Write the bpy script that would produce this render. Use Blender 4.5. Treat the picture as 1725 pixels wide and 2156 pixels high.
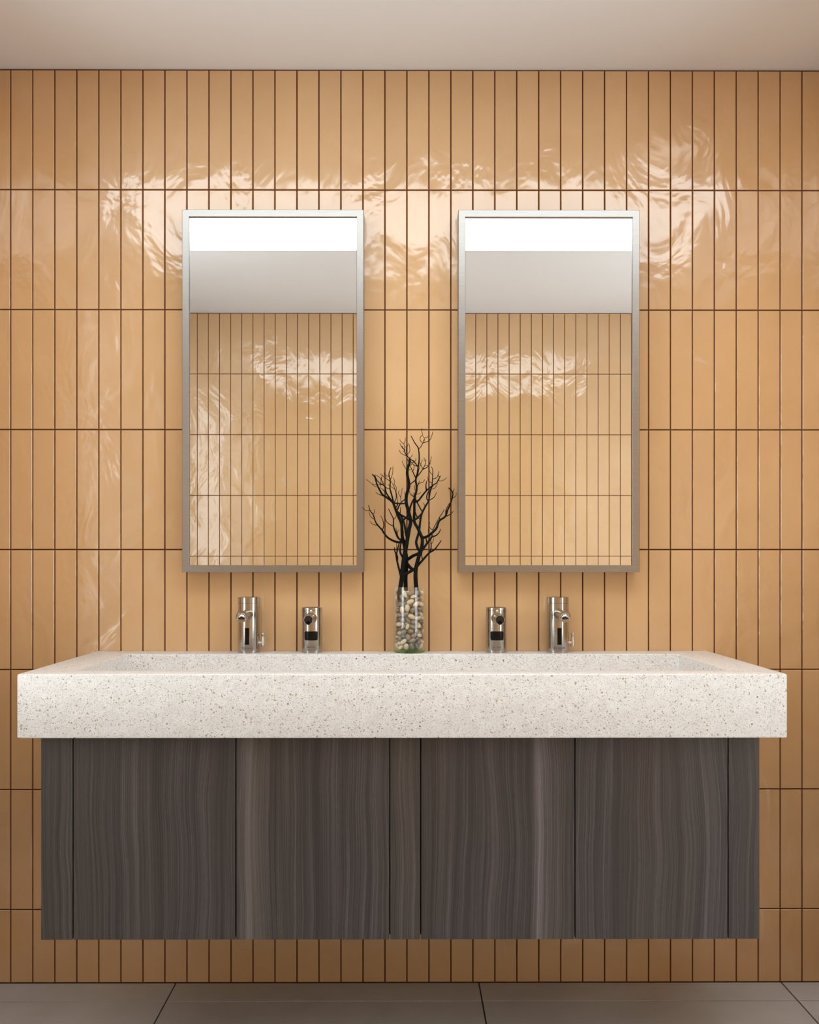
import bpy, bmesh, math, random
import numpy as np
from mathutils import Vector, Matrix
random.seed(7)
for o in list(bpy.data.objects): bpy.data.objects.remove(o)
scene = bpy.context.scene
COL = scene.collection
PI = math.pi

# ------------------------------------------------------------------ camera
D = 2.53            # camera to tiled wall
EYE = 1.093
F = 2046.0
cam = bpy.data.cameras.new('camera'); cam_o = bpy.data.objects.new('camera', cam)
COL.objects.link(cam_o); scene.camera = cam_o
cam.sensor_fit = 'HORIZONTAL'; cam.sensor_width = 36.0; cam.lens = F/1725*36
YAW = 0.0034
cam_o.location = (0, -D, EYE); cam_o.rotation_euler = (PI/2, 0, -YAW)
cam.shift_x = (862.5-(848+F*YAW))/1725; cam.shift_y = 107/1725
cam.clip_start = 0.01

# ------------------------------------------------------------------ world / exposure
w = bpy.data.worlds.new('world'); scene.world = w; w.use_nodes = True
wb = w.node_tree.nodes['Background']
wb.inputs[0].default_value = (0.93, 0.97, 1.0, 1); wb.inputs[1].default_value = 1.0
vs = scene.view_settings
vs.view_transform = 'Standard'; vs.look = 'None'; vs.exposure = 0.1; vs.gamma = 1.0; vs.use_curve_mapping = False
LAMP = 4.1          # radiance of the ceiling lamp
WINDOW = 3.2        # radiance of the frosted window in the left wall
FILL_DOOR = 2.6          # radiance of the unseen glass doors added as fill light
SPOT = 11.0         # watts of the small downlight

# ------------------------------------------------------------------ room numbers
XL, XR = -1.31, 1.90
YB = -2.554
ZC = 2.378
TW, TH = 0.05728, 0.3121
GAP = 0.0031
X0, Z0 = 0.0112, 1.4395      # a joint of the front wall
X0B = -1.056                  # a joint of the wall behind the camera

# ------------------------------------------------------------------ materials
def srgb(r, g, b):
    f = lambda c: (c/255/12.92) if c/255 <= .04045 else ((c/255+.055)/1.055)**2.4
    return (f(r), f(g), f(b), 1)
class NT:
    def __init__(s, name):
        s.m = bpy.data.materials.new(name); s.m.use_nodes = True
        s.t = s.m.node_tree; s.p = s.t.nodes['Principled BSDF']; s.out = s.t.nodes['Material Output']
    def n(s, typ, **kw):
        nd = s.t.nodes.new(typ)
        for k, v in kw.items():
            if k.startswith('_'): setattr(nd, k[1:], v)
            else: nd.inputs[k.replace('__', ' ')].default_value = v
        return nd
    def l(s, a, b): s.t.links.new(a, b)
    def ramp(s, fac, stops, interp='LINEAR'):
        r = s.t.nodes.new('ShaderNodeValToRGB'); r.color_ramp.interpolation = interp
        el = r.color_ramp.elements
        el[0].position, el[0].color = stops[0]; el[1].position, el[1].color = stops[-1]
        for p, c in stops[1:-1]:
            e = el.new(p); e.color = c
        s.l(fac, r.inputs[0]); return r
    def mix(s, fac, a, b, mode='MIX'):
        m = s.t.nodes.new('ShaderNodeMix'); m.data_type = 'RGBA'; m.blend_type = mode
        for i, v in ((0, fac), (6, a), (7, b)):
            if hasattr(v, 'node'): s.l(v, m.inputs[i])
            else: m.inputs[i].default_value = v
        return m.outputs[2]
    def math(s, op, a, b=0.0, clamp=False):
        m = s.t.nodes.new('ShaderNodeMath'); m.operation = op; m.use_clamp = clamp
        for i, v in ((0, a), (1, b)):
            if hasattr(v, 'node'): s.l(v, m.inputs[i])
            else: m.inputs[i].default_value = v
        return m.outputs[0]
    def pos(s, scale=(1, 1, 1), loc=(0, 0, 0)):
        g = s.t.nodes.new('ShaderNodeNewGeometry'); mp = s.t.nodes.new('ShaderNodeMapping')
        mp.inputs['Scale'].default_value = scale; mp.inputs['Location'].default_value = loc
        s.l(g.outputs['Position'], mp.inputs[0]); return mp.outputs[0]
    def noise(s, vec, scale, detail=2.0, rough=.5, dist=0.0):
        nd = s.n('ShaderNodeTexNoise'); s.l(vec, nd.inputs['Vector'])
        nd.inputs['Scale'].default_value = scale; nd.inputs['Detail'].default_value = detail
        nd.inputs['Roughness'].default_value = rough; nd.inputs['Distortion'].default_value = dist
        return nd.outputs[0]
    def bump(s, h, strength, dist):
        b = s.n('ShaderNodeBump'); b.inputs['Strength'].default_value = strength; b.inputs['Distance'].default_value = dist
        s.l(h, b.inputs['Height']); return b.outputs[0]
    def set(s, **kw):
        for k, v in kw.items():
            s.p.inputs[k.replace('_', ' ')].default_value = v
        return s

def mat_simple(name, col, rough=.5, metal=0.0, var=0.06, scale=30):
    n = NT(name); n.set(Roughness=rough, Metallic=metal)
    f = n.noise(n.pos(), scale, 3)
    d = tuple(c*(1-var) for c in col[:3])+(1,); u = tuple(min(1, c*(1+var)) for c in col[:3])+(1,)
    r = n.ramp(f, [(.3, d), (.7, u)]); n.l(r.outputs[0], n.p.inputs['Base Color'])
    return n.m

def mat_tile():
    n = NT('glazed_tile'); n.set(Roughness=.125); n.p.inputs['IOR'].default_value = 1.85
    v = n.pos()
    cl = n.noise(v, 2.2, 4, .6)
    r = n.ramp(cl, [(.3, srgb(210, 166, 117)), (.7, srgb(220, 178, 131))])
    oi = n.n('ShaderNodeObjectInfo')
    val = n.math('ADD', n.math('MULTIPLY', oi.outputs['Random'], .05), .975)
    hsv = n.n('ShaderNodeHueSaturation'); n.l(val, hsv.inputs['Value']); n.l(r.outputs[0], hsv.inputs['Color'])
    n.l(hsv.outputs[0], n.p.inputs['Base Color'])
    a = n.noise(n.pos((1, 1, .8)), 7.0, 3.5, .5, .6)
    b = n.noise(n.pos((1, 1, 1), (3, 5, 9)), 26, 2.0, .5, .2)
    h = n.math('ADD', a, n.math('MULTIPLY', b, .02))
    n.l(n.bump(h, 1.0, .0072), n.p.inputs['Normal'])
    return n.m

def mat_wood():
    n = NT('dark_wood_laminate'); n.set(Roughness=.42)
    v0 = n.pos()
    warp = n.noise(n.pos((3.2, 3.2, 1.5)), 1.6, 2, .5)
    sep = n.n('ShaderNodeSeparateXYZ'); n.l(v0, sep.inputs[0])
    def stretched(kx, kz, amt, off):
        x = n.math('ADD', n.math('MULTIPLY', sep.outputs[0], kx), n.math('MULTIPLY', warp, amt))
        z = n.math('MULTIPLY', sep.outputs[2], kz)
        c = n.n('ShaderNodeCombineXYZ'); n.l(x, c.inputs[0]); n.l(z, c.inputs[2]); c.inputs[1].default_value = off
        return c.outputs[0]
    broad = n.noise(stretched(16, .25, .7, 1.0), 1.0, 2, .5)
    med = n.noise(stretched(75, .5, 3.6, 4.0), 1.0, 3, .6)
    fine = n.noise(stretched(430, 1.4, 20.0, 8.0), 1.0, 2, .6)
    pores = n.noise(stretched(700, 60, 60.0, 11.0), 1.0, 1, .5)
    hue = n.noise(stretched(9, .5, 1.0, 17.0), 1.0, 1, .5)
    t = n.math('ADD', n.math('MULTIPLY', broad, .24), n.math('MULTIPLY', med, .30))
    t = n.math('ADD', t, n.math('MULTIPLY', fine, .42)); t = n.math('ADD', t, n.math('MULTIPLY', pores, .07))
    for c0 in (-.318, .284):      # two pale smooth vertical streaks over the grain
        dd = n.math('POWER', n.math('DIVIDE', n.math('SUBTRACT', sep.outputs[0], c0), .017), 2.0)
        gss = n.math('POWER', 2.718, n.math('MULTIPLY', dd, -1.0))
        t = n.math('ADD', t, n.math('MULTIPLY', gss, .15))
    r = n.ramp(t, [(.37, srgb(36, 31, 30)), (.5, srgb(57, 50, 49)), (.6, srgb(82, 74, 74)), (.76, srgb(116, 107, 109))])
    warmc = n.ramp(t, [(.37, srgb(37, 32, 29)), (.5, srgb(62, 54, 50)), (.6, srgb(83, 74, 69)), (.76, srgb(112, 102, 98))])
    hm = n.ramp(hue, [(.42, (0, 0, 0, 1)), (.62, (1, 1, 1, 1))])
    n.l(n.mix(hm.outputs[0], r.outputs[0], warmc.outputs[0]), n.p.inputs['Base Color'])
    n.l(n.bump(fine, .15, .0006), n.p.inputs['Normal'])
    return n.m

def mat_terrazzo():
    n = NT('speckled_white_stone'); n.set(Roughness=.33)
    v = n.pos()
    base = n.ramp(n.noise(v, 45, 4, .65), [(.3, srgb(220, 215, 211)), (.7, srgb(234, 230, 227))]).outputs[0]
    wv = n.n('ShaderNodeVectorMath', _operation='ADD'); n.l(v, wv.inputs[0])
    nn = n.n('ShaderNodeTexNoise'); nn.inputs['Scale'].default_value = 160; n.l(v, nn.inputs['Vector'])
    sc = n.n('ShaderNodeVectorMath', _operation='SCALE'); n.l(nn.outputs['Color'], sc.inputs[0]); sc.inputs['Scale'].default_value = .004
    n.l(sc.outputs[0], wv.inputs[1])
    col = base
    for scale, lo, hi, stops, amt in (
        (560, -.05, .62, [(0, srgb(214, 207, 201)), (.5, srgb(201, 193, 185)), (1, srgb(186, 177, 166))], .9),
        (350, -.22, .54, [(0, srgb(208, 200, 192)), (.45, srgb(190, 181, 169)), (.8, srgb(170, 157, 138)), (1, srgb(148, 135, 118))], .95),
        (185, -1.2, .46, [(0, srgb(188, 178, 166)), (.5, srgb(164, 152, 134)), (.85, srgb(178, 152, 112)), (1, srgb(64, 56, 50))], .95)):
        vo = n.n('ShaderNodeTexVoronoi'); vo.inputs['Scale'].default_value = scale; n.l(wv.outputs[0], vo.inputs['Vector'])
        sp = n.n('ShaderNodeSeparateColor'); n.l(vo.outputs['Color'], sp.inputs[0])
        thr = n.math('ADD', n.math('MULTIPLY', sp.outputs[0], hi-lo), lo)
        m = n.math('MULTIPLY', n.math('SUBTRACT', thr, vo.outputs['Distance']), 14.0, True)
        cr = n.ramp(sp.outputs[1], stops)
        col = n.mix(n.math('MULTIPLY', m, amt), col, cr.outputs[0])
    n.l(col, n.p.inputs['Base Color'])
    return n.m

def mat_floor():
    n = NT('grey_porcelain'); n.set(Roughness=.5)
    v = n.pos()
    a = n.noise(v, 3.0, 5, .6); b = n.noise(v, 380, 2, .6)
    t = n.math('ADD', n.math('MULTIPLY', a, .6), n.math('MULTIPLY', b, .4))
    r = n.ramp(t, [(.3, srgb(182, 180, 179)), (.7, srgb(214, 212, 211))])
    n.l(r.outputs[0], n.p.inputs['Base Color']); n.l(n.bump(b, .25, .0005), n.p.inputs['Normal'])
    return n.m

def mat_steel(name, rough, axis, col=(186, 180, 172)):
    n = NT(name); n.set(Metallic=1.0, Roughness=rough)
    f = n.noise(n.pos(axis), 1.0, 2, .6)
    c = srgb(*col)
    r = n.ramp(f, [(.3, tuple(x*.9 for x in c[:3])+(1,)), (.7, tuple(min(1, x*1.08) for x in c[:3])+(1,))])
    n.l(r.outputs[0], n.p.inputs['Base Color'])
    rr = n.math('ADD', n.math('MULTIPLY', f, .06), rough-.03); n.l(rr, n.p.inputs['Roughness'])
    return n.m

def mat_glass(name, tint, refl=1.0):
    n = NT(name); n.t.nodes.remove(n.p)
    tr = n.n('ShaderNodeBsdfTransparent'); tr.inputs[0].default_value = tint
    gl = n.n('ShaderNodeBsdfGlossy'); gl.inputs['Roughness'].default_value = .01; gl.inputs[0].default_value = (1, 1, 1, 1)
    lw = n.n('ShaderNodeLayerWeight'); lw.inputs[0].default_value = .5
    fr = n.math('ADD', n.math('MULTIPLY', n.math('POWER', lw.outputs['Facing'], 5.0), .9), .045)
    mx = n.n('ShaderNodeMixShader'); n.l(n.math('MULTIPLY', fr, refl), mx.inputs[0]); n.l(tr.outputs[0], mx.inputs[1]); n.l(gl.outputs[0], mx.inputs[2])
    n.l(mx.outputs[0], n.out.inputs[0]); return n.m

def mat_emit(name, col, strength):
    n = NT(name); n.set(Roughness=.4); n.p.inputs['Base Color'].default_value = (.8, .8, .8, 1)
    n.p.inputs['Emission Color'].default_value = col; n.p.inputs['Emission Strength'].default_value = strength
    return n.m

def mat_pebble(name, c1, c2):
    n = NT(name); n.set(Roughness=.34)
    oi = n.n('ShaderNodeObjectInfo')
    f = n.math('ADD', n.math('MULTIPLY', n.noise(n.pos(), 120, 3), .45), n.math('MULTIPLY', oi.outputs['Random'], .55))
    n.l(n.ramp(f, [(.2, srgb(*c1)), (.8, srgb(*c2))]).outputs[0], n.p.inputs['Base Color']); return n.m

M = {}
M['tile'] = mat_tile()
M['grout'] = mat_simple('dark_brown_grout', srgb(98, 49, 28), .85)
M['plaster'] = mat_simple('white_plaster', srgb(225, 222, 218), .75, 0, .01, 3)
M['ceiling'] = mat_simple('ceiling_paint', srgb(238, 237, 238), .8, 0, .01, 3)
M['floor'] = mat_floor()
M['floor_grout'] = mat_simple('grey_grout', srgb(84, 79, 75), .85)
M['wood'] = mat_wood()
M['carcass'] = mat_simple('dark_carcass', srgb(38, 32, 30), .6)
M['stone'] = mat_terrazzo()
M['steel'] = mat_steel('brushed_steel', .13, (25, 25, 900), (186, 181, 174))
M['steel_frame'] = mat_steel('brushed_steel_frame', .34, (18, 18, 1300), (168, 164, 160))
M['chrome'] = mat_steel('polished_chrome', .1, (40, 40, 40), (215, 211, 205))
M['black'] = mat_simple('black_gloss_plastic', srgb(20, 18, 17), .12)
M['black'].node_tree.nodes['Principled BSDF'].inputs['IOR'].default_value = 1.28
M['blackmatt'] = mat_simple('black_rubber', srgb(34, 32, 31), .35)
M['text'] = mat_simple('engraved_grey', srgb(82, 78, 74), .5)
mm = NT('silver_mirror'); mm.set(Metallic=1.0, Roughness=0.0); mm.p.inputs['Base Color'].default_value = (.93, .93, .92, 1); M['mirror'] = mm.m
M['glass'] = mat_glass('clear_glass', (.985, .99, .985, 1), 1.5)
M['greenglass'] = mat_glass('green_glass_base', (.62, .86, .55, 1), 1.5)
M['window_glass'] = mat_glass('window_glass', (.97, .98, .98, 1))
M['white_metal'] = mat_simple('white_enamel', srgb(235, 233, 230), .35, 0, .01)
M['lamp'] = mat_emit('lamp_diffuser', (.85, .95, 1.0, 1), LAMP)
M['window_pane'] = mat_emit('frosted_daylit_glass', (.85, .95, 1.0, 1), WINDOW)
M['door_pane'] = mat_emit('fill_light_door_glass', (.85, .95, 1.0, 1), FILL_DOOR)  # pane glow is added fill light from the right
M['lens'] = mat_emit('downlight_lens', (1.0, .97, .93, 1), 2.0)
M['twig'] = mat_simple('black_lacquered_twig', srgb(12, 12, 11), .55, 0, .25, 90)
M['twig'].node_tree.nodes['Principled BSDF'].inputs['IOR'].default_value = 1.22
M['peb0'] = mat_pebble('cream_pebble', (214, 192, 158), (232, 214, 186))
M['peb1'] = mat_pebble('taupe_pebble', (128, 113, 96), (156, 140, 120))
M['peb2'] = mat_pebble('grey_green_pebble', (106, 100, 86), (136, 128, 112))

# ------------------------------------------------------------------ mesh helpers
def link(name, mesh, mat=None, parent=None, loc=None):
    o = bpy.data.objects.new(name, mesh); COL.objects.link(o)
    if mat and mesh is not None and not mesh.materials: mesh.materials.append(mat)
    if parent: o.parent = parent
    if loc: o.location = loc
    return o
def from_bm(name, bm, mat, parent=None, smooth=False, loc=None, angle=None):
    bmesh.ops.recalc_face_normals(bm, faces=bm.faces)
    me = bpy.data.meshes.new(name); bm.to_mesh(me); bm.free()
    if smooth:
        for p in me.polygons: p.use_smooth = True
        if angle: me.set_sharp_from_angle(angle=math.radians(angle))
    return link(name, me, mat, parent, loc)
def bm_box(bm, x0, x1, y0, y1, z0, z1):
    r = bmesh.ops.create_cube(bm, size=1.0)
    bmesh.ops.scale(bm, vec=(x1-x0, y1-y0, z1-z0), verts=r['verts'])
    bmesh.ops.translate(bm, vec=((x0+x1)/2, (y0+y1)/2, (z0+z1)/2), verts=r['verts'])
    return r['verts']
def box(name, mat, b, parent=None, bevel=0.0, loc=None, seg=2):
    bm = bmesh.new(); bm_box(bm, *b)
    if bevel: bmesh.ops.bevel(bm, geom=list(bm.edges), offset=bevel, segments=seg, affect='EDGES', profile=.5)
    return from_bm(name, bm, mat, parent, bool(bevel), loc, 30)
def bm_lathe(bm, prof, seg=40, axis=None, origin=(0, 0, 0)):
    """revolve (r, h) profile about an axis through origin"""
    ax = Vector(axis or (0, 0, 1)).normalized(); q = Vector((0, 0, 1)).rotation_difference(ax); og = Vector(origin)
    rings = []
    for r, h in prof:
        if r < 1e-6: rings.append([bm.verts.new(og + q @ Vector((0, 0, h)))])
        else: rings.append([bm.verts.new(og + q @ Vector((r*math.cos(2*PI*i/seg), r*math.sin(2*PI*i/seg), h))) for i in range(seg)])
    for a, b in zip(rings, rings[1:]):
        if len(a) == 1 and len(b) == 1: continue
        for i in range(seg):
            j = (i+1) % seg
            if len(a) == 1: bm.faces.new((a[0], b[j], b[i]))
            elif len(b) == 1: bm.faces.new((a[i], a[j], b[0]))
            else: bm.faces.new((a[i], a[j], b[j], b[i]))
def lathe(name, mat, prof, parent=None, seg=40, axis=None, origin=(0, 0, 0), angle=35):
    bm = bmesh.new(); bm_lathe(bm, prof, seg, axis, origin)
    return from_bm(name, bm, mat, parent, True, None, angle)
def thing(name, label, cat, loc=(0, 0, 0), group=None):
    o = bpy.data.objects.new(name, None); COL.objects.link(o); o.location = loc
    return tag(o, label, cat, group)
def tag(o, label, cat, group=None):
    o['label'] = label; o['category'] = cat
    if group: o['group'] = group
    return o
def struct(o): o['kind'] = 'structure'; return o
def copy_tree(o, parent=None):
    c = o.copy(); COL.objects.link(c); c.parent = parent
    for ch in list(o.children): copy_tree(ch, c)
    return c

# ------------------------------------------------------------------ tiled walls
TT, TB = .007, .0011
def tile_geo(w, h):
    a, b = w/2, h/2; v = []; f = []
    for (e, y) in ((0, TT), (0, TB), (TB, 0)):
        v += [(-a+e, y, -b+e), (a-e, y, -b+e), (a-e, y, b-e), (-a+e, y, b-e)]
    for k in (0, 4):
        for i in range(4):
            j = (i+1) % 4; f.append((k+j, k+i, k+4+i, k+4+j))
    f.append((8, 9, 10, 11)); return v, f
mesh_cache = {}
def tile_mesh(w, h):
    key = (round(w, 4), round(h, 4))
    if key not in mesh_cache:
        v, f = tile_geo(w, h); me = bpy.data.meshes.new('tile'); me.from_pydata(v, [], f); me.materials.append(M['tile']); mesh_cache[key] = me
    return mesh_cache[key]
def tile_rects(lo, hi, x0, holes=()):
    """joint rectangles of the tile grid, cut at lo..hi, floor, ceiling and holes"""
    out = []
    k0 = math.floor((lo-x0)/TW)
    for k in range(k0, k0+200):
        a, b = max(lo, x0+k*TW), min(hi, x0+(k+1)*TW)
        if a >= hi: break
        if b-a < .008: continue
        for r in range(-5, 3):
            c, d = max(0.0, Z0+r*TH), min(ZC, Z0+(r+1)*TH)
            if d-c < .01: continue
            cells = [(a, b, c, d)]
            for (h0, h1, g0, g1) in holes:
                nc = []
                for (p, q, s, t) in cells:
                    if q <= h0 or p >= h1 or t <= g0 or s >= g1: nc.append((p, q, s, t)); continue
                    if p < h0: nc.append((p, h0, s, t))
                    if q > h1: nc.append((h1, q, s, t))
                    m0, m1 = max(p, h0), min(q, h1)
                    if s < g0: nc.append((m0, m1, s, g0))
                    if t > g1: nc.append((m0, m1, g1, t))
                cells = nc
            out += [c_ for c_ in cells if c_[1]-c_[0] > .008 and c_[3]-c_[2] > .008]
    return out
def lay_tiles(wall, rects, single, place):
    """place(x, z) -> (location, rotation z)"""
    V, Fc = [], []
    for (a, b, c, d) in rects:
        wd, ht = b-a-GAP, d-c-GAP
        loc, rz = place((a+b)/2, (c+d)/2)
        if single(a, b, c, d):
            o = link('tile', tile_mesh(wd, ht), None, wall, loc); o.rotation_euler.z = rz
        else:
            v, f = tile_geo(wd, ht); n = len(V); mt = Matrix.Translation(loc) @ Matrix.Rotation(rz, 4, 'Z')
            V += [tuple(mt @ Vector(p)) for p in v]; Fc += [tuple(n+i for i in q) for q in f]
    if V:
        me = bpy.data.meshes.new('tile_field'); me.from_pydata(V, [], Fc)
        o = link('tile_field', me, M['tile'], wall); o['kind'] = 'stuff'

wf = struct(box('wall_front', M['grout'], (XL-.1, XR+.1, .0035, .12, -.05, ZC+.02)))
def front_single(a, b, c, d):
    if b < -1.06 or a > 1.10: return False
    if d < .83 and a > -.93 and b < .925 and c > .1: return False         # behind the vanity
    if c > 1.1 and d < 1.76 and ((a > -.572 and b < -.11) or (a > .152 and b < .615)): return False   # behind the mirrors
    return True
lay_tiles(wf, tile_rects(XL, XR, X0), front_single, lambda x, z: ((x, 0, z), 0))

wbk = struct(box('wall_back', M['grout'], (XL-.1, XR+.1, YB-.12, YB-.0035, -.05, ZC+.02)))
def back_single(a, b, c, d):
    return c > .8 and ((b > -1.12 and a < -.22) or (b > .31 and a < 1.21))
lay_tiles(wbk, tile_rects(XL, XR, X0B), back_single, lambda x, z: ((x, YB, z), PI))

WY0, WY1, WZ0, WZ1 = -1.42, -.74, .80, 2.20          # window opening in the side wall
bm = bmesh.new()
bm_box(bm, XL-.12, XL, YB, WY0, -.05, ZC+.02); bm_box(bm, XL-.12, XL, WY1, 0, -.05, ZC+.02)
bm_box(bm, XL-.12, XL, WY0, WY1, -.05, WZ0); bm_box(bm, XL-.12, XL, WY0, WY1, WZ1, ZC+.02)
struct(from_bm('wall_left', bm, M['plaster']))
def glazed(name, x, sgn, y0, y1, z0, z1, pane, bars):
    o = bpy.data.objects.new(name, None); COL.objects.link(o); o.location = (x, (y0+y1)/2, z0); struct(o)
    hw, hh, f = (y1-y0)/2, z1-z0, .022
    a, b = sorted((-.045*sgn, .004*sgn))
    bm = bmesh.new()
    bm_box(bm, a, b, -hw, -hw+f, 0, hh); bm_box(bm, a, b, hw-f, hw, 0, hh)
    bm_box(bm, a, b, -hw+f, hw-f, 0, f); bm_box(bm, a, b, -hw+f, hw-f, hh-f, hh)
    from_bm(name.split('_')[0]+'_frame', bm, M['white_metal'], o)
    c, d = sorted((-.012*sgn, -.001*sgn))
    box('pane', pane, (c, d, -hw+f, hw-f, f, hh-f), o)
    return o
glazed('window_1', XL, 1, WY0, WY1, WZ0, WZ1, M['window_pane'], 0)
DY0, DY1, DZ1 = -2.10, -.90, 2.15
bm = bmesh.new()
bm_box(bm, XR, XR+.12, YB, DY0, -.05, ZC+.02); bm_box(bm, XR, XR+.12, DY1, 0, -.05, ZC+.02); bm_box(bm, XR, XR+.12, DY0, DY1, DZ1, ZC+.02)
struct(from_bm('wall_right', bm, M['plaster']))
ym = (DY0+DY1)/2
for k, (a, b, hy_) in enumerate(((DY0, ym-.002, .26), (ym+.002, DY1, -.26))):
    dr = glazed('door_%d' % (k+1), XR, -1, a, b, .004, DZ1, M['door_pane'], 0)  # out-of-view glowing doors, added to fill light under the vanity
    lathe('door_handle', M['chrome'], [(0, 0), (.009, 0), (.009, .30), (0, .30)], dr, 20, (0, 0, 1), (-.05, hy_, .9))
    for zz in (.94, 1.16): lathe('handle_post', M['chrome'], [(.006, 0), (.006, .045)], dr, 16, (1, 0, 0), (-.05, hy_, zz))

# unseen tiled nib walls, added to block window light and darken the wall edges
NY = -.70
for nm, x0, x1, face, rz in (('shade_nib_left', XL, -1.078, -1.078, PI/2), ('shade_nib_right', 1.118, XR, 1.118, -PI/2)):
    nib = struct(box(nm, M['plaster'], (x0, x1, NY, 0, -.05, ZC+.02), None))
    lay_tiles(nib, tile_rects(NY, 0, -.02), lambda *a: False, lambda y, z, f=face, s_=(1 if rz > 0 else -1): ((f+s_*.0045, y, z), rz))

# floor of large porcelain tiles
fl = struct(box('floor', M['floor_grout'], (XL-.1, XR+.1, YB-.1, .1, -.1, -.0025)))
FX, FY, FT = .1985, -.107, .7885
xs = [XL]+[FX+k*FT for k in range(-1, 2) if XL < FX+k*FT < XR]+[XR]
ys = [0.0]+[FY-k*FT for k in range(0, 4) if FY-k*FT > YB]+[YB]
for i in range(len(xs)-1):
    for j in range(len(ys)-1):
        a, b, c, d = xs[i]+.002, xs[i+1]-.002, ys[j+1]+.002, ys[j]-.002
        box('floor_tile', M['floor'], (a-(a+b)/2, b-(a+b)/2, c-(c+d)/2, d-(c+d)/2, -.012, 0), fl, .0004, ((a+b)/2, (c+d)/2, 0), 1)

struct(box('ceiling', M['ceiling'], (XL-.12, XR+.12, YB-.12, .12, ZC, ZC+.1)))

# ------------------------------------------------------------------ ceiling lamps
LX0, LX1, LY0, LY1 = -1.0, 1.12, -1.52, -.74
lamp = thing('ceiling_light', 'long rectangular white ceiling light panel seen glowing in both mirrors', 'ceiling light', ((LX0+LX1)/2, (LY0+LY1)/2, ZC))
hx, hy = (LX1-LX0)/2, (LY1-LY0)/2
bm = bmesh.new()
for b in ((-hx-.012, -hx, -hy-.012, hy+.012), (hx, hx+.012, -hy-.012, hy+.012), (-hx, hx, -hy-.012, -hy), (-hx, hx, hy, hy+.012)): bm_box(bm, *b, -.012, 0)
from_bm('lamp_frame', bm, M['white_metal'], lamp)
box('diffuser', M['lamp'], (-hx, hx, -hy, hy, -.009, -.001), lamp)

def downlight(label, x, y, watts, cone, blend, soft, aim):
    dl = thing('downlight', label, 'ceiling light', (x, y, ZC))
    lathe('trim_ring', M['white_metal'], [(.088, 0), (.104, 0), (.104, -.004), (.093, -.007), (.088, -.004), (.088, 0)], dl)
    lathe('lens', M['lens'], [(0, -.003), (.087, -.003), (.087, -.001), (0, -.001)], dl)
    sl = bpy.data.lights.new('downlight_beam', 'SPOT'); sl.energy = watts; sl.color = (1, .97, .93); sl.spot_size = math.radians(cone); sl.spot_blend = blend; sl.shadow_soft_size = soft
    so = bpy.data.objects.new('downlight_beam', sl); COL.objects.link(so); so.parent = dl; so.location = (0, 0, -.012)
    so.rotation_euler = (Vector(aim)-Vector((x, y, ZC))).to_track_quat('-Z', 'Y').to_euler()
downlight('small round ceiling downlight above the far right end of the sink', .84, -.50, SPOT, 96, .9, .085, (.84, -.46, 0))

# ------------------------------------------------------------------ stone trough sink
SX, SY, SZ0, SZ1 = .7895, -.539, .7337, .865
def make_sink():
    root = thing('trough_sink', 'long white speckled stone trough sink spanning the vanity', 'sink', (0, 0, SZ0))
    H = SZ1-SZ0; bx, by0, by1, bz = .690, -.470, -.105, .030
    v = []; f = []
    def quadring(x, y0, y1, z): 
        n = len(v); v.extend([(-x, y0, z), (x, y0, z), (x, y1, z), (-x, y1, z)]); return n
    r0 = quadring(SX, SY, -.0015, 0); r1 = quadring(SX, SY, -.0015, H)
    r2 = quadring(bx, by0, by1, H); r3 = quadring(bx-.004, by0+.004, by1-.004, bz)
    f.append((r0+3, r0+2, r0+1, r0))
    for a, b in ((r0, r1), (r1, r2), (r2, r3)):
        for i in range(4):
            j = (i+1) % 4; f.append((a+i, a+j, b+j, b+i))
    f.append((r3, r3+1, r3+2, r3+3))
    me = bpy.data.meshes.new('basin'); me.from_pydata(v, [], f)
    bm = bmesh.new(); bm.from_mesh(me); bpy.data.meshes.remove(me)
    bmesh.ops.recalc_face_normals(bm, faces=bm.faces)
    bm.edges.ensure_lookup_table()
    ed = [e for e in bm.edges if not all(abs(q.co.y+.0015) < 1e-5 for q in e.verts)]
    bmesh.ops.bevel(bm, geom=ed, offset=.0026, segments=3, affect='EDGES', profile=.5)
    from_bm('basin', bm, M['stone'], root, True, None, 40)
    lathe('drain', M['chrome'], [(0, .001), (.022, .001), (.026, 0), (.026, -.004), (0, -.004)], root, 28, None, (0, -.29, bz+.0045))
    return root
make_sink()

# ------------------------------------------------------------------ vanity cabinet
CS = 1017.0
def cx(p): return (p-848)/CS
cab = thing('vanity_cabinet', 'wall-hung dark wood vanity cabinet under the stone sink', 'cabinet', (0, 0, .314))
CH = SZ0-.314-.001
box('body', M['carcass'], (cx(90), cx(1598.5), -.500, -.002, .003, CH), cab)
cuts = [88, 155, 497, 821, 886, 1211, 1534, 1600]
for i in range(7):
    a, b = cx(cuts[i])+(.0012 if i else 0), cx(cuts[i+1])-(.0012 if i < 6 else 0)
    nm = 'filler_panel' if i in (0, 3, 6) else 'door'
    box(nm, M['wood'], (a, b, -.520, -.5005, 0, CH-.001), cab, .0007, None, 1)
for a, b in ((cx(88), cx(90)), (cx(1598.5), cx(1600))):
    box('side_panel', M['wood'], (a, b, -.5, -.002, .001, CH-.001), cab)

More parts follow.
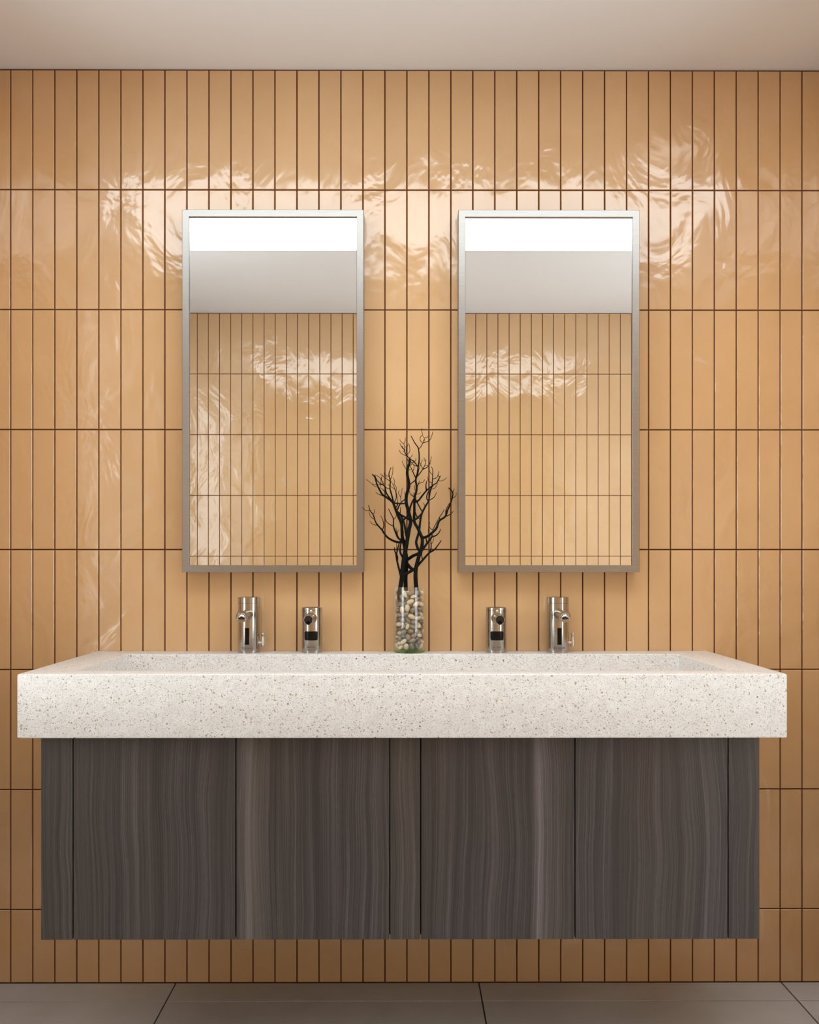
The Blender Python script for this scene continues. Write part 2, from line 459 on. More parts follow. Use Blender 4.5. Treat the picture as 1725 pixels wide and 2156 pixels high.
# ------------------------------------------------------------------ mirrors
def make_mirror(xc, label):
    W, H, FW, DP = .4633, .925, .0180, .050
    root = thing('wall_mirror', label, 'mirror', (xc, 0, 1.069), 'steel framed mirrors over the sink')
    bm = bmesh.new(); hw = W/2
    v = []
    def ring(e, y): return [bm.verts.new(p) for p in ((-hw+e, y, e), (hw-e, y, e), (hw-e, y, H-e), (-hw+e, y, H-e))]
    rs = [ring(0, -.001), ring(0, -DP+.001), ring(.001, -DP), ring(FW-.0008, -DP), ring(FW, -DP+.0008), ring(FW, -DP+.0075), ring(FW+.004, -DP+.0075), ring(FW+.004, -.001)]
    for a, b in zip(rs, rs[1:]):
        for i in range(4):
            j = (i+1) % 4; bm.faces.new((a[i], a[j], b[j], b[i]))
    from_bm('frame', bm, M['steel_frame'], root)
    box('glass', M['mirror'], (-hw+FW+.0003, hw-FW-.0003, -DP+.0062, -DP+.0072, FW+.0003, H-FW-.0003), root)
    box('backing', M['carcass'], (-hw+FW+.005, hw-FW-.005, -DP+.009, -.002, FW+.005, H-FW-.005), root)
    return root
make_mirror(-.3310, 'steel framed mirror on the left side of the black branches')
make_mirror(.3740, 'steel framed mirror on the right side of the black branches')

# ------------------------------------------------------------------ faucets and soap dispensers
def curved_patch(name, mat, r, w, z0, z1, cr, parent, th=.0006, n=14):
    bm = bmesh.new(); cols = []
    ts = [(.5-.5*math.cos(PI*i/n)) for i in range(n+1)]
    for t in ts:
        x = -w/2+w*t; e = max(0.0, abs(x)-(w/2-cr)); dz = cr-math.sqrt(max(0.0, cr*cr-e*e)) if cr > 0 else 0
        a = x/r
        row = []
        for rr in (r-.001, r+th):
            for z in (z0+dz, z1-dz): row.append(bm.verts.new((rr*math.sin(a), -rr*math.cos(a), z)))
        cols.append(row)
    for p, q in zip(cols, cols[1:]):
        bm.faces.new((p[2], q[2], q[3], p[3])); bm.faces.new((p[0], q[0], q[2], p[2])); bm.faces.new((p[3], q[3], q[1], p[1]))
    for p in (cols[0], cols[-1]): bm.faces.new((p[0], p[2], p[3], p[1]))
    bmesh.ops.remove_doubles(bm, verts=bm.verts, dist=1e-6)
    return from_bm(name, bm, mat, parent, True, None, 35)
def lettering(txt, r, w, h, zc, parent):
    cu = bpy.data.curves.new('lettering', 'FONT'); cu.body = txt; cu.size = 1.0; cu.resolution_u = 3; cu.space_character = 1.15
    o = bpy.data.objects.new('lettering', cu); COL.objects.link(o)
    dg = bpy.context.evaluated_depsgraph_get(); me = bpy.data.meshes.new_from_object(o.evaluated_get(dg))
    bpy.data.objects.remove(o); bpy.data.curves.remove(cu)
    xs_ = [v.co.x for v in me.vertices]; ys_ = [v.co.y for v in me.vertices]
    x0, x1, y0, y1 = min(xs_), max(xs_), min(ys_), max(ys_)
    bm = bmesh.new(); bm.from_mesh(me); bpy.data.meshes.remove(me)
    for v in bm.verts:
        x = ((v.co.x-x0)/(x1-x0)-.5)*w; z = zc+((v.co.y-y0)/(y1-y0)-.5)*h
        a = x/r; v.co = ((r+.0004)*math.sin(a), -(r+.0004)*math.cos(a), z)
    me = bpy.data.meshes.new('lettering'); bm.to_mesh(me); bm.free()
    return link('lettering', me, M['text'], parent)

def make_faucet(loc, label):
    root = thing('sensor_faucet', label, 'faucet', loc, 'sensor faucets on the sink')
    R, H = .0280, .1405
    lathe('body', M['steel'], [(0, 0), (R, 0), (R, H-.0154), (R-.0005, H-.0150), (0, H-.0150)], root, 64)
    lathe('cap', M['steel'], [(0, H-.0150), (R-.0005, H-.0150), (R, H-.0146), (R, H-.0006), (R-.0006, H), (R*.7, H+.0011), (R*.35, H+.0018), (0, H+.002)], root, 64)
    zs = .0968
    # spout sticks out towards the user
    sp = lathe('spout', M['steel'], [(.0150, 0), (.0142, .008), (.0140, .070), (.0141, .086)], root, 40, (0, -1, 0), (0, -.020, zs))
    lathe('spout_end', M['steel'], [(.0141, 0), (.0145, .0012), (.0145, .0032), (.0138, .0040), (.0126, .0040), (.0122, .0028), (0, .0028)], root, 40, (0, -1, 0), (0, -.106, zs))
    ae_axis = (0, -.72, -.69); ao = (0, -.1085, zs-.0034)
    ae = lathe('aerator', M['chrome'], [(.0108, -.009), (.0116, -.004), (.0116, .0034), (.0108, .0046), (.0092, .0046), (.0084, .0030), (.0080, .0016), (0, .0014)], root, 36, ae_axis, ao)
    bm = bmesh.new(); ax = Vector(ae_axis).normalized(); q = Vector((0, 0, 1)).rotation_difference(ax)
    for k in range(2):
        vs_ = bm_box(bm, -.0080, .0080, -.0009, .0009, .0014, .0034)
        for v in vs_: v.co = Matrix.Rotation(k*PI/2, 3, 'Z') @ v.co
    bm_lathe(bm, [(.0052, .0014), (.0052, .0034), (.0038, .0034), (.0038, .0014)], 24)
    for v in bm.verts: v.co = q @ v.co
    g = from_bm('grille', bm, M['blackmatt'], ae, False, ao)
    curved_patch('sensor_window', M['black'], R, .0106, .0205, .0630, .0006, root)
    lettering('SLOAN', R, .0282, .0048, .0124, root)
    # temperature lever on the side
    hd = lathe('handle', M['chrome'], [(0, -.0105), (.0042, -.0105), (.0048, -.0098), (.0048, .0065), (.0040, .0090), (.0038, .0190), (.0047, .0232), (.0040, .0250), (0, .0250)], root, 28, (0, 0, 1), (.0370, -.004, .0245))
    lathe('handle_stem', M['chrome'], [(.0046, 0), (.0046, .002), (.0030, .0035), (.0030, .0100), (0, .0100)], hd, 24, (1, 0, 0), (.0268, -.004, .0240))
    return root

def make_dispenser(loc, label):
    root = thing('soap_dispenser', label, 'soap dispenser', loc, 'soap dispensers on the sink')
    R, H = .0262, .1140
    lathe('body', M['steel'], [(0, 0), (R, 0), (R, H-.0081), (R-.0006, H-.0077), (0, H-.0077)], root, 64)
    lathe('cap', M['steel'], [(0, H-.0077), (R-.0006, H-.0077), (R, H-.0073), (R, H-.0006), (R-.0006, H), (R*.7, H+.0013), (R*.35, H+.0021), (0, H+.0023)], root, 64)
    zs = .0876
    lathe('spout', M['steel'], [(.0150, .020), (.0150, .0262), (.0143, .0268), (.0128, .0268), (.0126, .03), (.0112, .094), (.0114, .0955), (.0114, .0975), (.0104, .0978), (.0102, .0955)], root, 40, (0, -1, 0), (0, 0, zs))
    fc = lathe('spout_face', M['blackmatt'], [(.0103, .0958), (.0100, .0962), (0, .0964)], root, 36, (0, -1, 0), (0, 0, zs))
    lathe('nozzle', M['black'], [(.0054, .094), (.0054, .0985), (.0047, .0996), (.0036, .0996), (.0034, .0970), (0, .0970)], root, 28, (0, -1, -.03), (0, 0, zs-.0040))
    lathe('latch_button', M['chrome'], [(.0032, 0), (.0032, .0012), (.0022, .002), (0, .0022)], root, 20, (0, -1, 0), (0, -R+.0003, H-.0085))
    curved_patch('sensor_window', M['black'], R, .0350, .0315, .0545, .0042, root, .0008, 20)
    lettering('SLOAN', R, .0205, .0036, .0144, root)
    return root
FYC = -.043
make_faucet((-.3935, FYC, SZ1), 'tall sensor faucet left of the vase, with its spout and lever')
make_faucet((.3975, FYC, SZ1), 'tall sensor faucet right of the vase, with its spout and lever')
make_dispenser((-.2320, FYC, SZ1), 'short soap dispenser left of the pebble vase')
make_dispenser((.2395, FYC, SZ1), 'short soap dispenser right of the pebble vase')

# ------------------------------------------------------------------ vase
VX, VY = .0175, -.047
VR, VH, VT = .0405, .1665, .0028
vase = thing('glass_vase', 'clear cylindrical glass vase full of pebbles between the soap dispensers', 'vase', (VX, VY, SZ1))
lathe('wall', M['glass'], [(VR, .0068), (VR, VH-.0008), (VR-.001, VH), (VR-VT+.0008, VH), (VR-VT, VH-.0008), (VR-VT, .0072)], vase, 64)
lathe('base', M['greenglass'], [(0, 0), (VR-.0016, 0), (VR, .0018), (VR, .0066), (VR-VT, .0071), (0, .0071)], vase, 64)

# ------------------------------------------------------------------ black branches
P = 823.0
def tw(c):       # traced sketch units -> metres in the plane of the vase
    return ((760+c[0]/6.162-848)/P, EYE-(900+c[1]/6.162-1185)/P)
STEMS = [
 ('a', 50, 26, [(498,2230),(505,2150),(512,2080),(530,1960),(545,1800),(568,1640),(590,1540),(605,1450),(625,1330),(645,1240),(640,1180),(622,1110),(610,1060),(590,990),(590,900),(605,840),(625,750),(602,620),(608,540),(630,480),(632,420)]),
 ('b', 50, 12, [(588,2230),(586,2150),(582,2080),(580,1950),(592,1800),(590,1680),(575,1600),(560,1500),(540,1430),(534,1350),(528,1250),(490,1160),(465,1100),(435,1020),(410,965),(340,910),(280,870),(240,800),(210,740),(180,640),(145,600)]),
 ('c', 50, 8, [(745,2230),(732,2150),(718,2060),(710,1950),(712,1850),(725,1780),(745,1700),(768,1620),(792,1540),(797,1450),(775,1390),(740,1310),(700,1240),(690,1180),(695,1100),(695,1000),(700,900),(720,830),(725,760),(713,680),(735,590),(745,510),(757,410),(748,275),(700,200),(650,110)]),
]
TWIGS = [
 (30,8,[(768,1615),(735,1560),(718,1490),(735,1420),(755,1350),(765,1270),(775,1190),(795,1110),(840,1020),(880,950),(892,880),(910,800),(940,745),(985,715),(1020,650),(1036,622)]),
 (24,16,[(650,1215),(700,1200),(750,1160),(795,1110)]),
 (24,14,[(650,1215),(600,1180),(555,1155),(515,1130),(480,1095),(455,1060)]),
 (20,18,[(625,1100),(640,1040),(660,985),(690,925)]),
 (22,12,[(705,968),(750,945),(800,880),(850,820),(920,760),(940,740)]),
 (14,12,[(698,900),(740,990),(795,1090)]),
 (14,12,[(695,1060),(725,1150),(768,1185)]),
 (34,30,[(610,1712),(680,1665),(740,1640),(768,1612)]),
 (36,30,[(605,1775),(655,1830),(705,1850)]),
 (36,9,[(528,1925),(600,1890),(690,1840),(740,1790),(820,1700),(890,1625),(950,1590),(1000,1530),(1045,1465)]),
 (30,11,[(790,1430),(850,1420),(920,1370),(980,1310),(1005,1240),(1030,1200),(1100,1150),(1130,1070),(1165,990),(1195,900),(1200,830),(1145,770)]),
 (26,8,[(565,1490),(490,1490),(420,1470),(350,1430),(300,1370),(275,1330),(220,1270),(190,1220),(165,1140),(125,1085),(108,1020)]),
 (26,7,[(790,1600),(840,1530),(900,1450),(925,1420),(970,1405),(1010,1370),(1035,1320)]),
 (22,7,[(555,1470),(490,1440),(455,1370),(425,1285),(425,1195),(395,1130),(360,1060)]),
 (26,8,[(522,1935),(500,1850),(470,1730),(455,1640),(440,1600),(438,1555)]),
 (26,9,[(548,1690),(515,1630),(510,1560),(520,1500),(515,1440)]),
 (18,7,[(415,975),(380,925),(330,850),(312,770),(250,735),(210,690),(185,630)]),
 (18,7,[(425,985),(402,880),(380,800),(382,690),(365,620),(378,570),(393,528)]),
 (18,16,[(430,980),(500,990),(588,990)]),
 (16,9,[(475,1070),(495,1020),(530,965),(585,920)]),
 (20,16,[(530,1235),(560,1195),(610,1150),(640,1065)]),
 (24,20,[(600,1440),(582,1370),(572,1290),(550,1210),(510,1130),(470,1090)]),
 (14,8,[(712,680),(665,715),(625,750)]),
 (13,7,[(718,660),(690,605),(665,555),(640,505)]),
 (13,6,[(738,505),(700,450),(650,410),(600,365),(575,320),(560,280),(530,230)]),
 (9,6,[(748,275),(775,255),(805,205),(830,195),(880,180),(910,140),(935,60)]),
 (7,5,[(805,205),(770,170),(775,125),(800,105),(788,60),(793,22)]),
 (7,5,[(812,195),(828,150),(802,108)]), (6,5,[(828,135),(860,128),(882,108)]), (6,5,[(818,185),(812,165),(828,158)]),
 (7,5,[(600,365),(555,345),(515,320),(500,280)]), (6,5,[(575,322),(545,293)]), (7,5,[(570,295),(567,240),(555,210),(525,185),(502,152)]),
 (6,5,[(560,205),(577,160),(576,125)]), (6,5,[(555,280),(522,235),(505,200)]), (6,5,[(575,250),(605,235),(625,195)]),
 (7,5,[(600,345),(635,305),(630,220)]), (7,5,[(600,362),(588,290),(598,200)]), (7,5,[(632,480),(602,425),(610,380)]),
 (6,5,[(630,410),(655,395),(667,365)]), (6,5,[(650,412),(690,440),(714,415),(715,390)]), (7,5,[(738,500),(690,490),(650,440)]),
 (6,5,[(635,500),(668,470),(690,420)]), (8,5,[(648,552),(595,545),(560,500),(535,440)]), (7,5,[(670,580),(690,530),(690,470)]),
 (13,5,[(720,645),(770,590),(805,545),(850,525),(890,480),(914,385)]), (7,5,[(805,545),(780,490),(765,458)]), (9,5,[(806,535),(835,480),(845,410)]),
 (6,5,[(840,440),(825,420),(820,395)]), (6,5,[(835,500),(870,490),(910,465)]), (7,5,[(742,600),(760,530),(800,415)]),
 (8,5,[(725,790),(750,725),(765,690)]), (7,5,[(738,745),(775,715),(810,705),(830,670)]), (6,5,[(715,830),(697,790),(700,750)]),
 (6,5,[(710,862),(755,860),(780,835)]), (7,5,[(690,900),(650,872),(627,815),(637,758)]), (7,5,[(690,900),(688,840)]), (6,5,[(683,893),(655,860)]), (6,5,[(695,905),(725,905)]),
 (16,6,[(852,815),(845,745),(860,685)]), (12,6,[(925,755),(930,680),(935,600),(935,540),(916,498)]), (6,5,[(930,605),(900,570),(880,500)]),
 (7,5,[(932,722),(880,690),(867,638)]), (8,6,[(933,665),(985,645),(1005,610),(1018,560)]), (7,5,[(1005,610),(1022,640),(1015,685)]), (6,5,[(1012,687),(1070,680),(1118,645)]),
 (16,8,[(880,948),(860,930),(858,880),(880,830),(915,790)]), (10,5,[(892,942),(945,910),(965,880),(982,843)]), (7,5,[(915,800),(965,780),(1000,715)]), (7,5,[(832,1025),(825,1000),(810,975)]),
 (8,6,[(1200,832),(1222,785)]), (7,5,[(1195,905),(1230,890),(1247,860),(1245,830)]), (10,6,[(1028,1202),(1028,1155),(1060,1110),(1088,1055)]), (9,7,[(930,1335),(980,1240),(1030,1150)]),
 (7,5,[(930,1328),(900,1305),(888,1270),(896,1233)]), (12,5,[(1098,1152),(1170,1120),(1208,1075)]), (14,6,[(1108,1125),(1112,1060),(1155,975)]),
 (14,10,[(920,1432),(926,1360)]), (14,10,[(858,1505),(842,1430)]), (7,5,[(900,1425),(876,1360),(878,1300)]),
 (14,7,[(888,1628),(912,1560),(910,1490),(905,1440)]), (7,5,[(912,1520),(940,1470),(946,1430)]), (12,8,[(800,1715),(788,1655),(796,1610)]),
 (6,5,[(125,1085),(70,1085),(25,1045)]), (7,5,[(175,1195),(130,1160),(112,1100)]), (7,5,[(162,1142),(180,1110),(180,1070)]), (8,5,[(222,1275),(160,1260),(120,1220)]), (11,5,[(282,1332),(298,1275),(285,1200),(258,1148)]),
 (9,5,[(425,1197),(455,1165),(462,1120)]), (10,5,[(418,1280),(350,1240),(315,1180),(305,1140)]), (10,5,[(522,1480),(480,1405),(460,1340),(455,1300)]), (8,5,[(478,1405),(475,1370),(490,1328)]), (9,5,[(540,1460),(548,1400),(557,1345)]),
 (16,8,[(460,1655),(480,1570),(500,1500),(515,1455)]), (14,8,[(475,1745),(478,1680),(462,1620)]), (7,5,[(468,1600),(465,1500)]),
 (8,5,[(285,885),(230,865),(190,835)]), (7,5,[(382,690),(410,610),(416,505)]), (8,5,[(378,805),(330,785),(295,752),(210,750),(150,740),(75,685)]), (5,5,[(150,742),(175,770),(205,780)]),
 (8,5,[(382,702),(320,660),(250,600)]), (6,5,[(362,642),(325,625),(305,590)]), (7,5,[(300,745),(270,690),(240,650),(190,622)]), (10,5,[(430,975),(458,920),(455,850),(430,770),(390,700)]),
 (6,5,[(430,765),(437,700),(420,652)]), (6,5,[(457,835),(460,785),(446,745)]), (7,5,[(480,1000),(472,920),(455,830),(420,790),(385,770)]), (14,10,[(480,990),(470,1020),(455,1035)]),
 (6,5,[(322,885),(312,830),(262,790)]), (5,5,[(240,802),(250,762),(245,735)]), (5,5,[(250,740),(262,660),(285,610)]), (5,5,[(215,750),(200,690),(185,640)]), (5,5,[(330,790),(275,720),(270,640)]),
 (5,5,[(385,770),(370,760),(354,738)]), (5,5,[(320,850),(285,810)]), (7,5,[(520,970),(515,900),(490,850),(497,808)]), (6,5,[(517,900),(530,840),(537,783)]), (6,5,[(555,945),(578,925),(566,828)]), (12,6,[(506,1130),(514,1085),(518,1035)]),
 (6,5,[(305,600),(315,640),(345,655)]), (5,5,[(590,420),(640,470),(690,470)]), (5,5,[(690,500),(720,490),(715,470)]), (10,6,[(690,920),(660,990),(650,1040)]),
]
def catmull(pts, rad, sub):
    out = []; n = len(pts)
    for i in range(n-1):
        p0, p1, p2, p3 = pts[max(0, i-1)], pts[i], pts[i+1], pts[min(n-1, i+2)]
        for s in range(sub):
            t = s/sub
            q = .5*((2*p1)+(p2-p0)*t+(2*p0-5*p1+4*p2-p3)*t*t+(3*p1-p0-3*p2+p3)*t**3)
            out.append((q, rad[i]*(1-t)+rad[i+1]*t))
    out.append((pts[-1], rad[-1])); return out
def tube(name, path, mat, parent=None, seg=7):
    bm = bmesh.new(); rings = []; up = Vector((0, 1, 0))
    for i, (p, r) in enumerate(path):
        d = (path[min(i+1, len(path)-1)][0]-path[max(i-1, 0)][0]).normalized()
        s = d.cross(up); s = s.normalized() if s.length > 1e-4 else Vector((1, 0, 0)); t = s.cross(d).normalized()
        rings.append([bm.verts.new(p+(s*math.cos(2*PI*k/seg)+t*math.sin(2*PI*k/seg))*r) for k in range(seg)])
    for a, b in zip(rings, rings[1:]):
        for k in range(seg): bm.faces.new((a[k], a[(k+1) % seg], b[(k+1) % seg], b[k]))
    bm.faces.new(rings[0][::-1]); bm.faces.new(rings[-1])
    return from_bm(name, bm, mat, parent, True, None, 60)
rng = random.Random(5)
RS = 1/(6.162*P)*.5*1.18
placed = []          # (x, z, y, stem index)
stem_paths, stem_objs = [], []
base_y = {'a': VY-.012, 'b': VY+.010, 'c': VY-.003}
bush = thing('bare_branch', 'bare black lacquered branch with three forking stems standing in the pebble vase', 'branch', (VX, VY, SZ1+VH-.03))
BO = Vector(bush.location)
def densify(path, idx):
    for (q, r) in path: placed.append((q.x, q.z, q.y, idx))
for idx, (key, w0, w1, pl) in enumerate(STEMS):
    n = len(pl); pts = []; rad = []
    for i, c in enumerate(pl):
        x, z = tw(c); t = i/(n-1)
        y = base_y[key]+.016*math.sin(t*5+idx*2.1)*t
        pts.append(Vector((x, y, z))); rad.append((w0*(1-t)**.85+w1*(1-(1-t)**.85))*RS)
    path = catmull(pts, rad, 4); stem_paths.append(path); densify(path, idx)
    root = path[0][0].copy()
    o = tube('stem', [(q-root, r) for q, r in path], M['twig'], bush, 10); o.location = root-BO
    stem_objs.append((o, root))
for (w0, w1, pl) in TWIGS:
    x, z = tw(pl[0])
    best = min(placed, key=lambda p: (p[0]-x)**2+(p[1]-z)**2)
    idx = best[3]; y = best[2]; n = len(pl); pts = []; rad = []; L = 0; prev = None
    slope = rng.uniform(-.38, .38); pin = None
    if w1 >= 12:      # bridges join another stem: end at its depth
        xe, ze = tw(pl[-1]); pin = min(placed, key=lambda p: (p[0]-xe)**2+(p[1]-ze)**2)[2]
    tot = sum(math.dist(tw(a), tw(b)) for a, b in zip(pl, pl[1:]))
    for i, c in enumerate(pl):
        xx, zz = tw(c)
        if prev: L += math.dist(prev, (xx, zz))
        prev = (xx, zz)
        yy = y+(pin-y)*L/tot if pin is not None else y+slope*L
        yy = min(-.012, max(-.14, yy))
        pts.append(Vector((xx, yy, zz))); t = i/(n-1); rad.append((w0*(1-t)+w1*t)*RS*1.05)
    path = catmull(pts, rad, 4); densify(path, idx)
    o, root = stem_objs[idx]
    tube('twig', [(q-root, r) for q, r in path], M['twig'], o, 8 if w0 > 12 else 6)

# ------------------------------------------------------------------ pebbles
# settled pebbles: half length, half width, centre (tenths of a millimetre), long axis (hundredths)
PEBBLES = (
  '116 67 56 -176 651 60 -43 67;101 69 177 23 550 61 39 69;117 70 61 275 663 -27 79 -55;87 59 -68 155 547 -64 -76 6;105 62 281 -67 884 89 42 -18;97 61 '
  '-33 -311 820 53 -13 -84;111 64 -182 -241 1395 38 -70 -61;90 61 149 -110 597 61 -78 -10;114 68 -229 161 344 58 -61 -54;102 64 35 -140 1466 66 -10 '
  '75;115 77 -54 286 1503 -76 -58 30;100 61 32 184 872 -55 -70 45;99 67 221 -188 263 -33 93 -15;111 70 115 -266 779 97 -21 -11;117 81 -220 -135 503 68 74 '
  '-1;97 65 124 115 661 21 -76 -61;117 82 -86 163 798 -83 38 42;116 76 276 -23 280 79 -56 -23;90 54 -287 134 924 -46 -31 -83;105 66 160 95 785 -87 -8 '
  '49;108 75 29 283 508 -23 -80 55;116 80 -141 -97 169 0 68 73;107 63 187 -211 1009 -43 85 29;89 53 -258 27 1133 -68 -70 -21;101 60 31 176 1514 -80 -44 '
  '-40;101 65 25 -185 1184 40 -82 42;101 59 -113 273 477 53 -52 66;117 77 -39 274 359 9 -84 -54;96 58 -281 -117 153 62 -8 -78;92 62 -305 56 355 -38 -16 '
  '91;102 60 150 -160 1419 50 84 -19;106 73 -287 14 156 -74 35 57;116 70 -178 -90 837 92 32 -22;104 59 -259 113 457 -90 44 -3;93 54 -59 -166 1069 9 -51 '
  '-86;116 78 161 -246 1237 49 71 51;101 59 101 155 974 1 82 58;107 64 123 -133 1118 37 -41 83;100 70 270 -117 156 -64 20 -74;91 57 -85 157 271 -90 26 '
  '-34;108 70 290 90 169 -25 -7 96;110 70 -178 31 550 -70 -40 60;90 57 -215 -222 145 75 -4 66;100 68 6 209 1234 -9 97 -20;96 54 -75 209 1356 8 -7 99;90 '
  '55 -106 150 1241 0 -98 19;92 57 216 -86 505 80 56 22;117 77 -229 -158 722 100 -8 3;114 76 -182 -221 1088 -21 -61 76;97 54 -275 -86 394 93 37 -6;109 63 '
  '-86 -160 587 6 -65 76;85 51 -299 121 1126 4 33 -94;115 70 -190 58 829 81 -41 -41;102 68 203 226 688 -54 2 84;112 74 264 109 387 65 23 -73;93 64 103 '
  '276 1293 -90 35 25;97 60 183 -239 561 99 5 -14;96 59 -172 -80 629 96 13 24;117 68 -61 -170 901 54 -78 -31;99 68 -292 -6 483 -82 -13 55;101 69 -300 16 '
  '1386 39 -90 -22;117 81 -198 199 561 -2 -99 -16;115 76 281 65 1241 33 83 -45;97 67 -289 -88 1064 -24 -85 48;94 60 -228 -184 362 -68 -64 -36;111 76 -106 '
  '225 152 -59 80 -13;88 53 265 -138 795 -60 79 -15;97 65 248 -161 1108 -22 97 -1;114 76 -107 146 415 -60 34 72;115 74 -178 -2 1292 -56 -81 17;92 62 35 '
  '178 423 -57 -73 39;87 57 -50 -312 671 34 -12 93;111 66 151 260 170 20 34 -92;105 60 -173 250 274 -53 14 -84;92 56 270 -126 988 72 -40 -57;101 59 91 '
  '289 1171 -55 66 51;86 59 134 -127 137 -57 72 -39;108 68 -113 -134 1362 99 -13 5;102 67 90 292 943 -40 22 89;108 74 56 -293 919 90 15 -42;87 58 -180 '
  '-12 939 83 4 56;106 72 84 -167 249 37 -81 -45;97 62 -216 199 1518 22 -97 6;101 67 -175 251 1408 -73 -66 -15;95 66 237 190 261 -46 -16 87;106 66 125 '
  '132 495 -56 -31 77;103 68 -174 20 358 48 -3 -88;105 73 -135 89 672 -23 -57 79;86 51 286 148 760 -44 90 1;92 52 112 286 1497 -93 -24 -28;86 54 -180 22 '
  '1049 -76 -58 -29;97 66 306 17 1514 -22 98 4;100 64 138 64 1415 10 72 69;88 52 -101 -147 439 15 60 -79;107 74 206 201 1204 -50 -56 -66;101 63 -153 100 '
  '967 -98 -16 8;101 63 286 -36 416 -83 51 21;104 59 190 214 831 -95 -31 5;116 72 -209 185 1178 21 -96 -21;104 73 113 135 324 -71 -17 -68;87 54 100 -303 '
  '1427 87 41 29;89 60 -183 -20 1432 12 -71 -69;108 74 232 188 1506 -52 84 -15;95 53 11 -174 148 60 -40 -69;110 72 210 -187 695 -53 71 48;101 59 56 -174 '
  '378 88 -41 -25;97 61 88 277 306 -44 -83 -34;109 74 282 13 993 83 55 5;90 55 -149 -262 668 61 53 59;94 62 -229 194 1048 9 -91 -41;94 56 163 22 1201 -36 '
  '88 -32;98 63 -231 -16 713 40 -23 89;115 76 270 106 1386 14 89 -44;112 71 44 190 1385 -16 -95 -25;112 68 -62 -35 1504 46 -77 44;105 70 61 -297 164 -39 '
  '-32 86;84 49 -216 -207 608 -71 -70 -11;94 57 -258 137 1426 -97 24 -3;101 68 210 -222 1511 50 79 35;115 72 166 -94 380 -81 22 54;96 55 57 -38 1394 -72 '
  '64 -26;103 67 22 -264 1510 83 -40 39;113 78 66 -146 1313 82 45 -35;96 56 -135 -115 311 19 -73 -65;109 75 -277 108 1279 -10 -73 -68;104 58 184 -252 161 '
  '25 49 -84;102 71 167 10 892 29 85 45;105 68 217 -206 883 90 35 27;100 60 -311 -35 1247 -2 47 -88;88 51 -300 -71 591 -39 -91 -9;114 71 -179 -233 838 96 '
  '-24 -11;117 73 -279 112 699 -42 -56 71;112 71 5 302 202 -74 1 67;96 61 -42 293 745 -68 67 -29;106 60 19 284 1077 -9 89 -44;110 66 276 -18 1128 -99 -10 '
  '-1;86 50 184 -240 361 -9 99 7;111 75 178 -6 167 56 13 -82;87 50 -59 -245 1376 46 -6 89;116 76 -101 278 1139 -41 -49 -77;92 53 -281 142 239 -16 -98 '
  '-9;117 76 83 -262 1082 58 -74 34;92 57 -303 72 578 -51 -57 65;102 64 -87 134 1120 -69 -54 -48;112 75 21 -298 1299 88 22 43;118 71 -73 265 621 10 -88 '
  '47;108 71 134 112 1290 -91 28 -30;112 77 -158 80 183 57 -9 -82;97 65 248 -183 443 58 79 -23;110 71 174 -32 699 63 47 -62;97 64 93 295 795 -86 24 '
  '45;116 79 -47 -179 753 -31 90 32;110 62 172 222 1385 15 99 -7;97 68 -132 -269 535 47 -84 27;111 69 167 253 408 -73 61 31;86 59 -25 313 1349 -90 -19 '
  '-39;115 66 65 -165 960 81 -19 -56;108 65 274 138 1098 -23 96 -17;95 61 -311 -24 807 4 -100 9;106 68 -134 251 980 -2 -100 0;111 77 258 -106 1237 91 -19 '
  '-37;105 64 57 -158 501 97 1 24;114 68 -68 297 871 -97 -3 -23;98 64 306 26 523 -39 65 -65;95 55 -152 -96 1013 94 -32 -7;97 66 246 163 534 25 96 -9;94 '
  '55 25 163 618 -35 -13 93;100 56 88 -304 663 85 34 -41;110 71 288 -89 620 34 81 47;114 67 169 69 1056 37 62 -69;106 73 -270 -51 278 -97 -3 23;111 64 '
  '147 242 565 -30 -79 53;117 74 -80 -270 163 -13 79 -60;106 69 293 -9 762 -54 84 -6;87 55 -31 -181 300 -22 89 39;105 60 -306 -10 927 -29 -94 17;85 54 '
  '-159 -254 418 48 85 -20;107 62 -281 27 1514 -61 -73 32;118 67 -95 -178 1236 -17 -95 28;101 69 112 -273 448 47 86 18;116 69 65 13 1511 -7 99 8;85 48 '
  '-171 196 1307 -19 -88 43;117 66 40 173 175 -37 -15 92;90 61 -299 51 1030 -75 -48 45;113 77 -238 -177 1230 42 -90 13;94 63 -241 188 141 -12 -90 -41;97 '
  '65 74 -289 313 86 -40 32;89 53 158 30 376 0 7 100;85 55 162 274 1059 -89 43 -11;110 73 222 203 964 -72 60 -35;109 65 162 132 167 27 37 -89;88 58 -241 '
  '-174 245 -88 -42 -23;105 71 -144 -258 292 79 16 60;93 59 -253 183 804 -77 -60 20;114 74 18 -279 556 66 -75 -6;89 50 -196 205 892 -13 -89 43;104 64 '
  '-117 -160 1500 -82 6 57;114 69 284 98 869 -8 100 -2;102 62 -170 239 710 -17 -98 -12;107 74 286 89 648 -46 88 11;112 77 -57 -290 1135 -4 -31 95;108 61 '
  '-117 -288 1491 36 -38 -86;112 72 110 -130 816 95 29 12;92 54 197 -251 1369 71 61 34;115 75 -168 -60 1146 -30 -89 -33;101 70 78 145 1126 -1 20 -98;115 '
  '67 -15 194 998 -5 -80 59;108 66 -239 -163 954 96 -20 -21;109 66 -103 -280 975 66 -68 32;116 77 -32 -276 413 14 -84 -52 '
)
PB = [[float(v) for v in r.split()] for r in PEBBLES.split(';')]
pg = np.random.default_rng(11)
pm = []
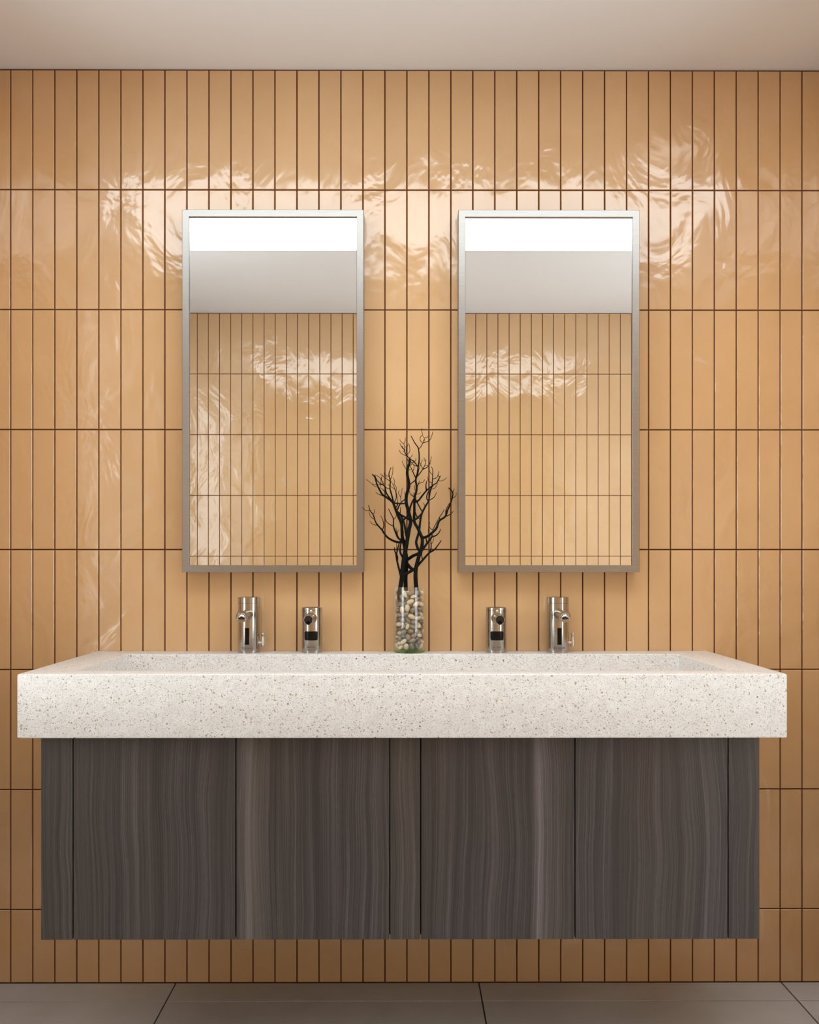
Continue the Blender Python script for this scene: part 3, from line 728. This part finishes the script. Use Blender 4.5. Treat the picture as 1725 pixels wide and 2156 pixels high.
for k in range(3):
    bm = bmesh.new(); bmesh.ops.create_icosphere(bm, subdivisions=2, radius=1.0)
    for v in bm.verts:
        x = v.co.x; v.co.y *= 1-.14*x*(k-1); v.co.z *= .86-.08*x*(1 if k else -1)
    me = bpy.data.meshes.new('pebble'); bm.to_mesh(me); bm.free()
    for p in me.polygons: p.use_smooth = True
    pm.append(me)
kinds = [('peb0', 'cream polished pebble inside the glass vase', 'cream pebbles in the vase'),
         ('peb1', 'taupe brown polished pebble inside the glass vase', 'taupe pebbles in the vase'),
         ('peb2', 'grey-green polished pebble inside the glass vase', 'grey-green pebbles in the vase')]
pebm = {}
for (ha, hb, x, y, z, ux, uy, uz) in PB:
    k = int(pg.choice([0, 1, 2], p=[.36, .36, .28])); v = int(pg.integers(0, 3))
    if (k, v) not in pebm:
        me = pm[v].copy(); me.name = 'pebble'; me.materials.append(M[kinds[k][0]]); pebm[(k, v)] = me
    o = link('pebble', pebm[(k, v)], None, None, (VX+x*1e-4, VY+y*1e-4, SZ1+z*1e-4))
    o.rotation_mode = 'QUATERNION'; o.rotation_quaternion = Vector((1, 0, 0)).rotation_difference(Vector((ux, uy, uz)).normalized()); o.scale = (ha*1e-4, hb*1e-4, hb*1e-4)
    tag(o, kinds[k][1], 'pebble', kinds[k][2])
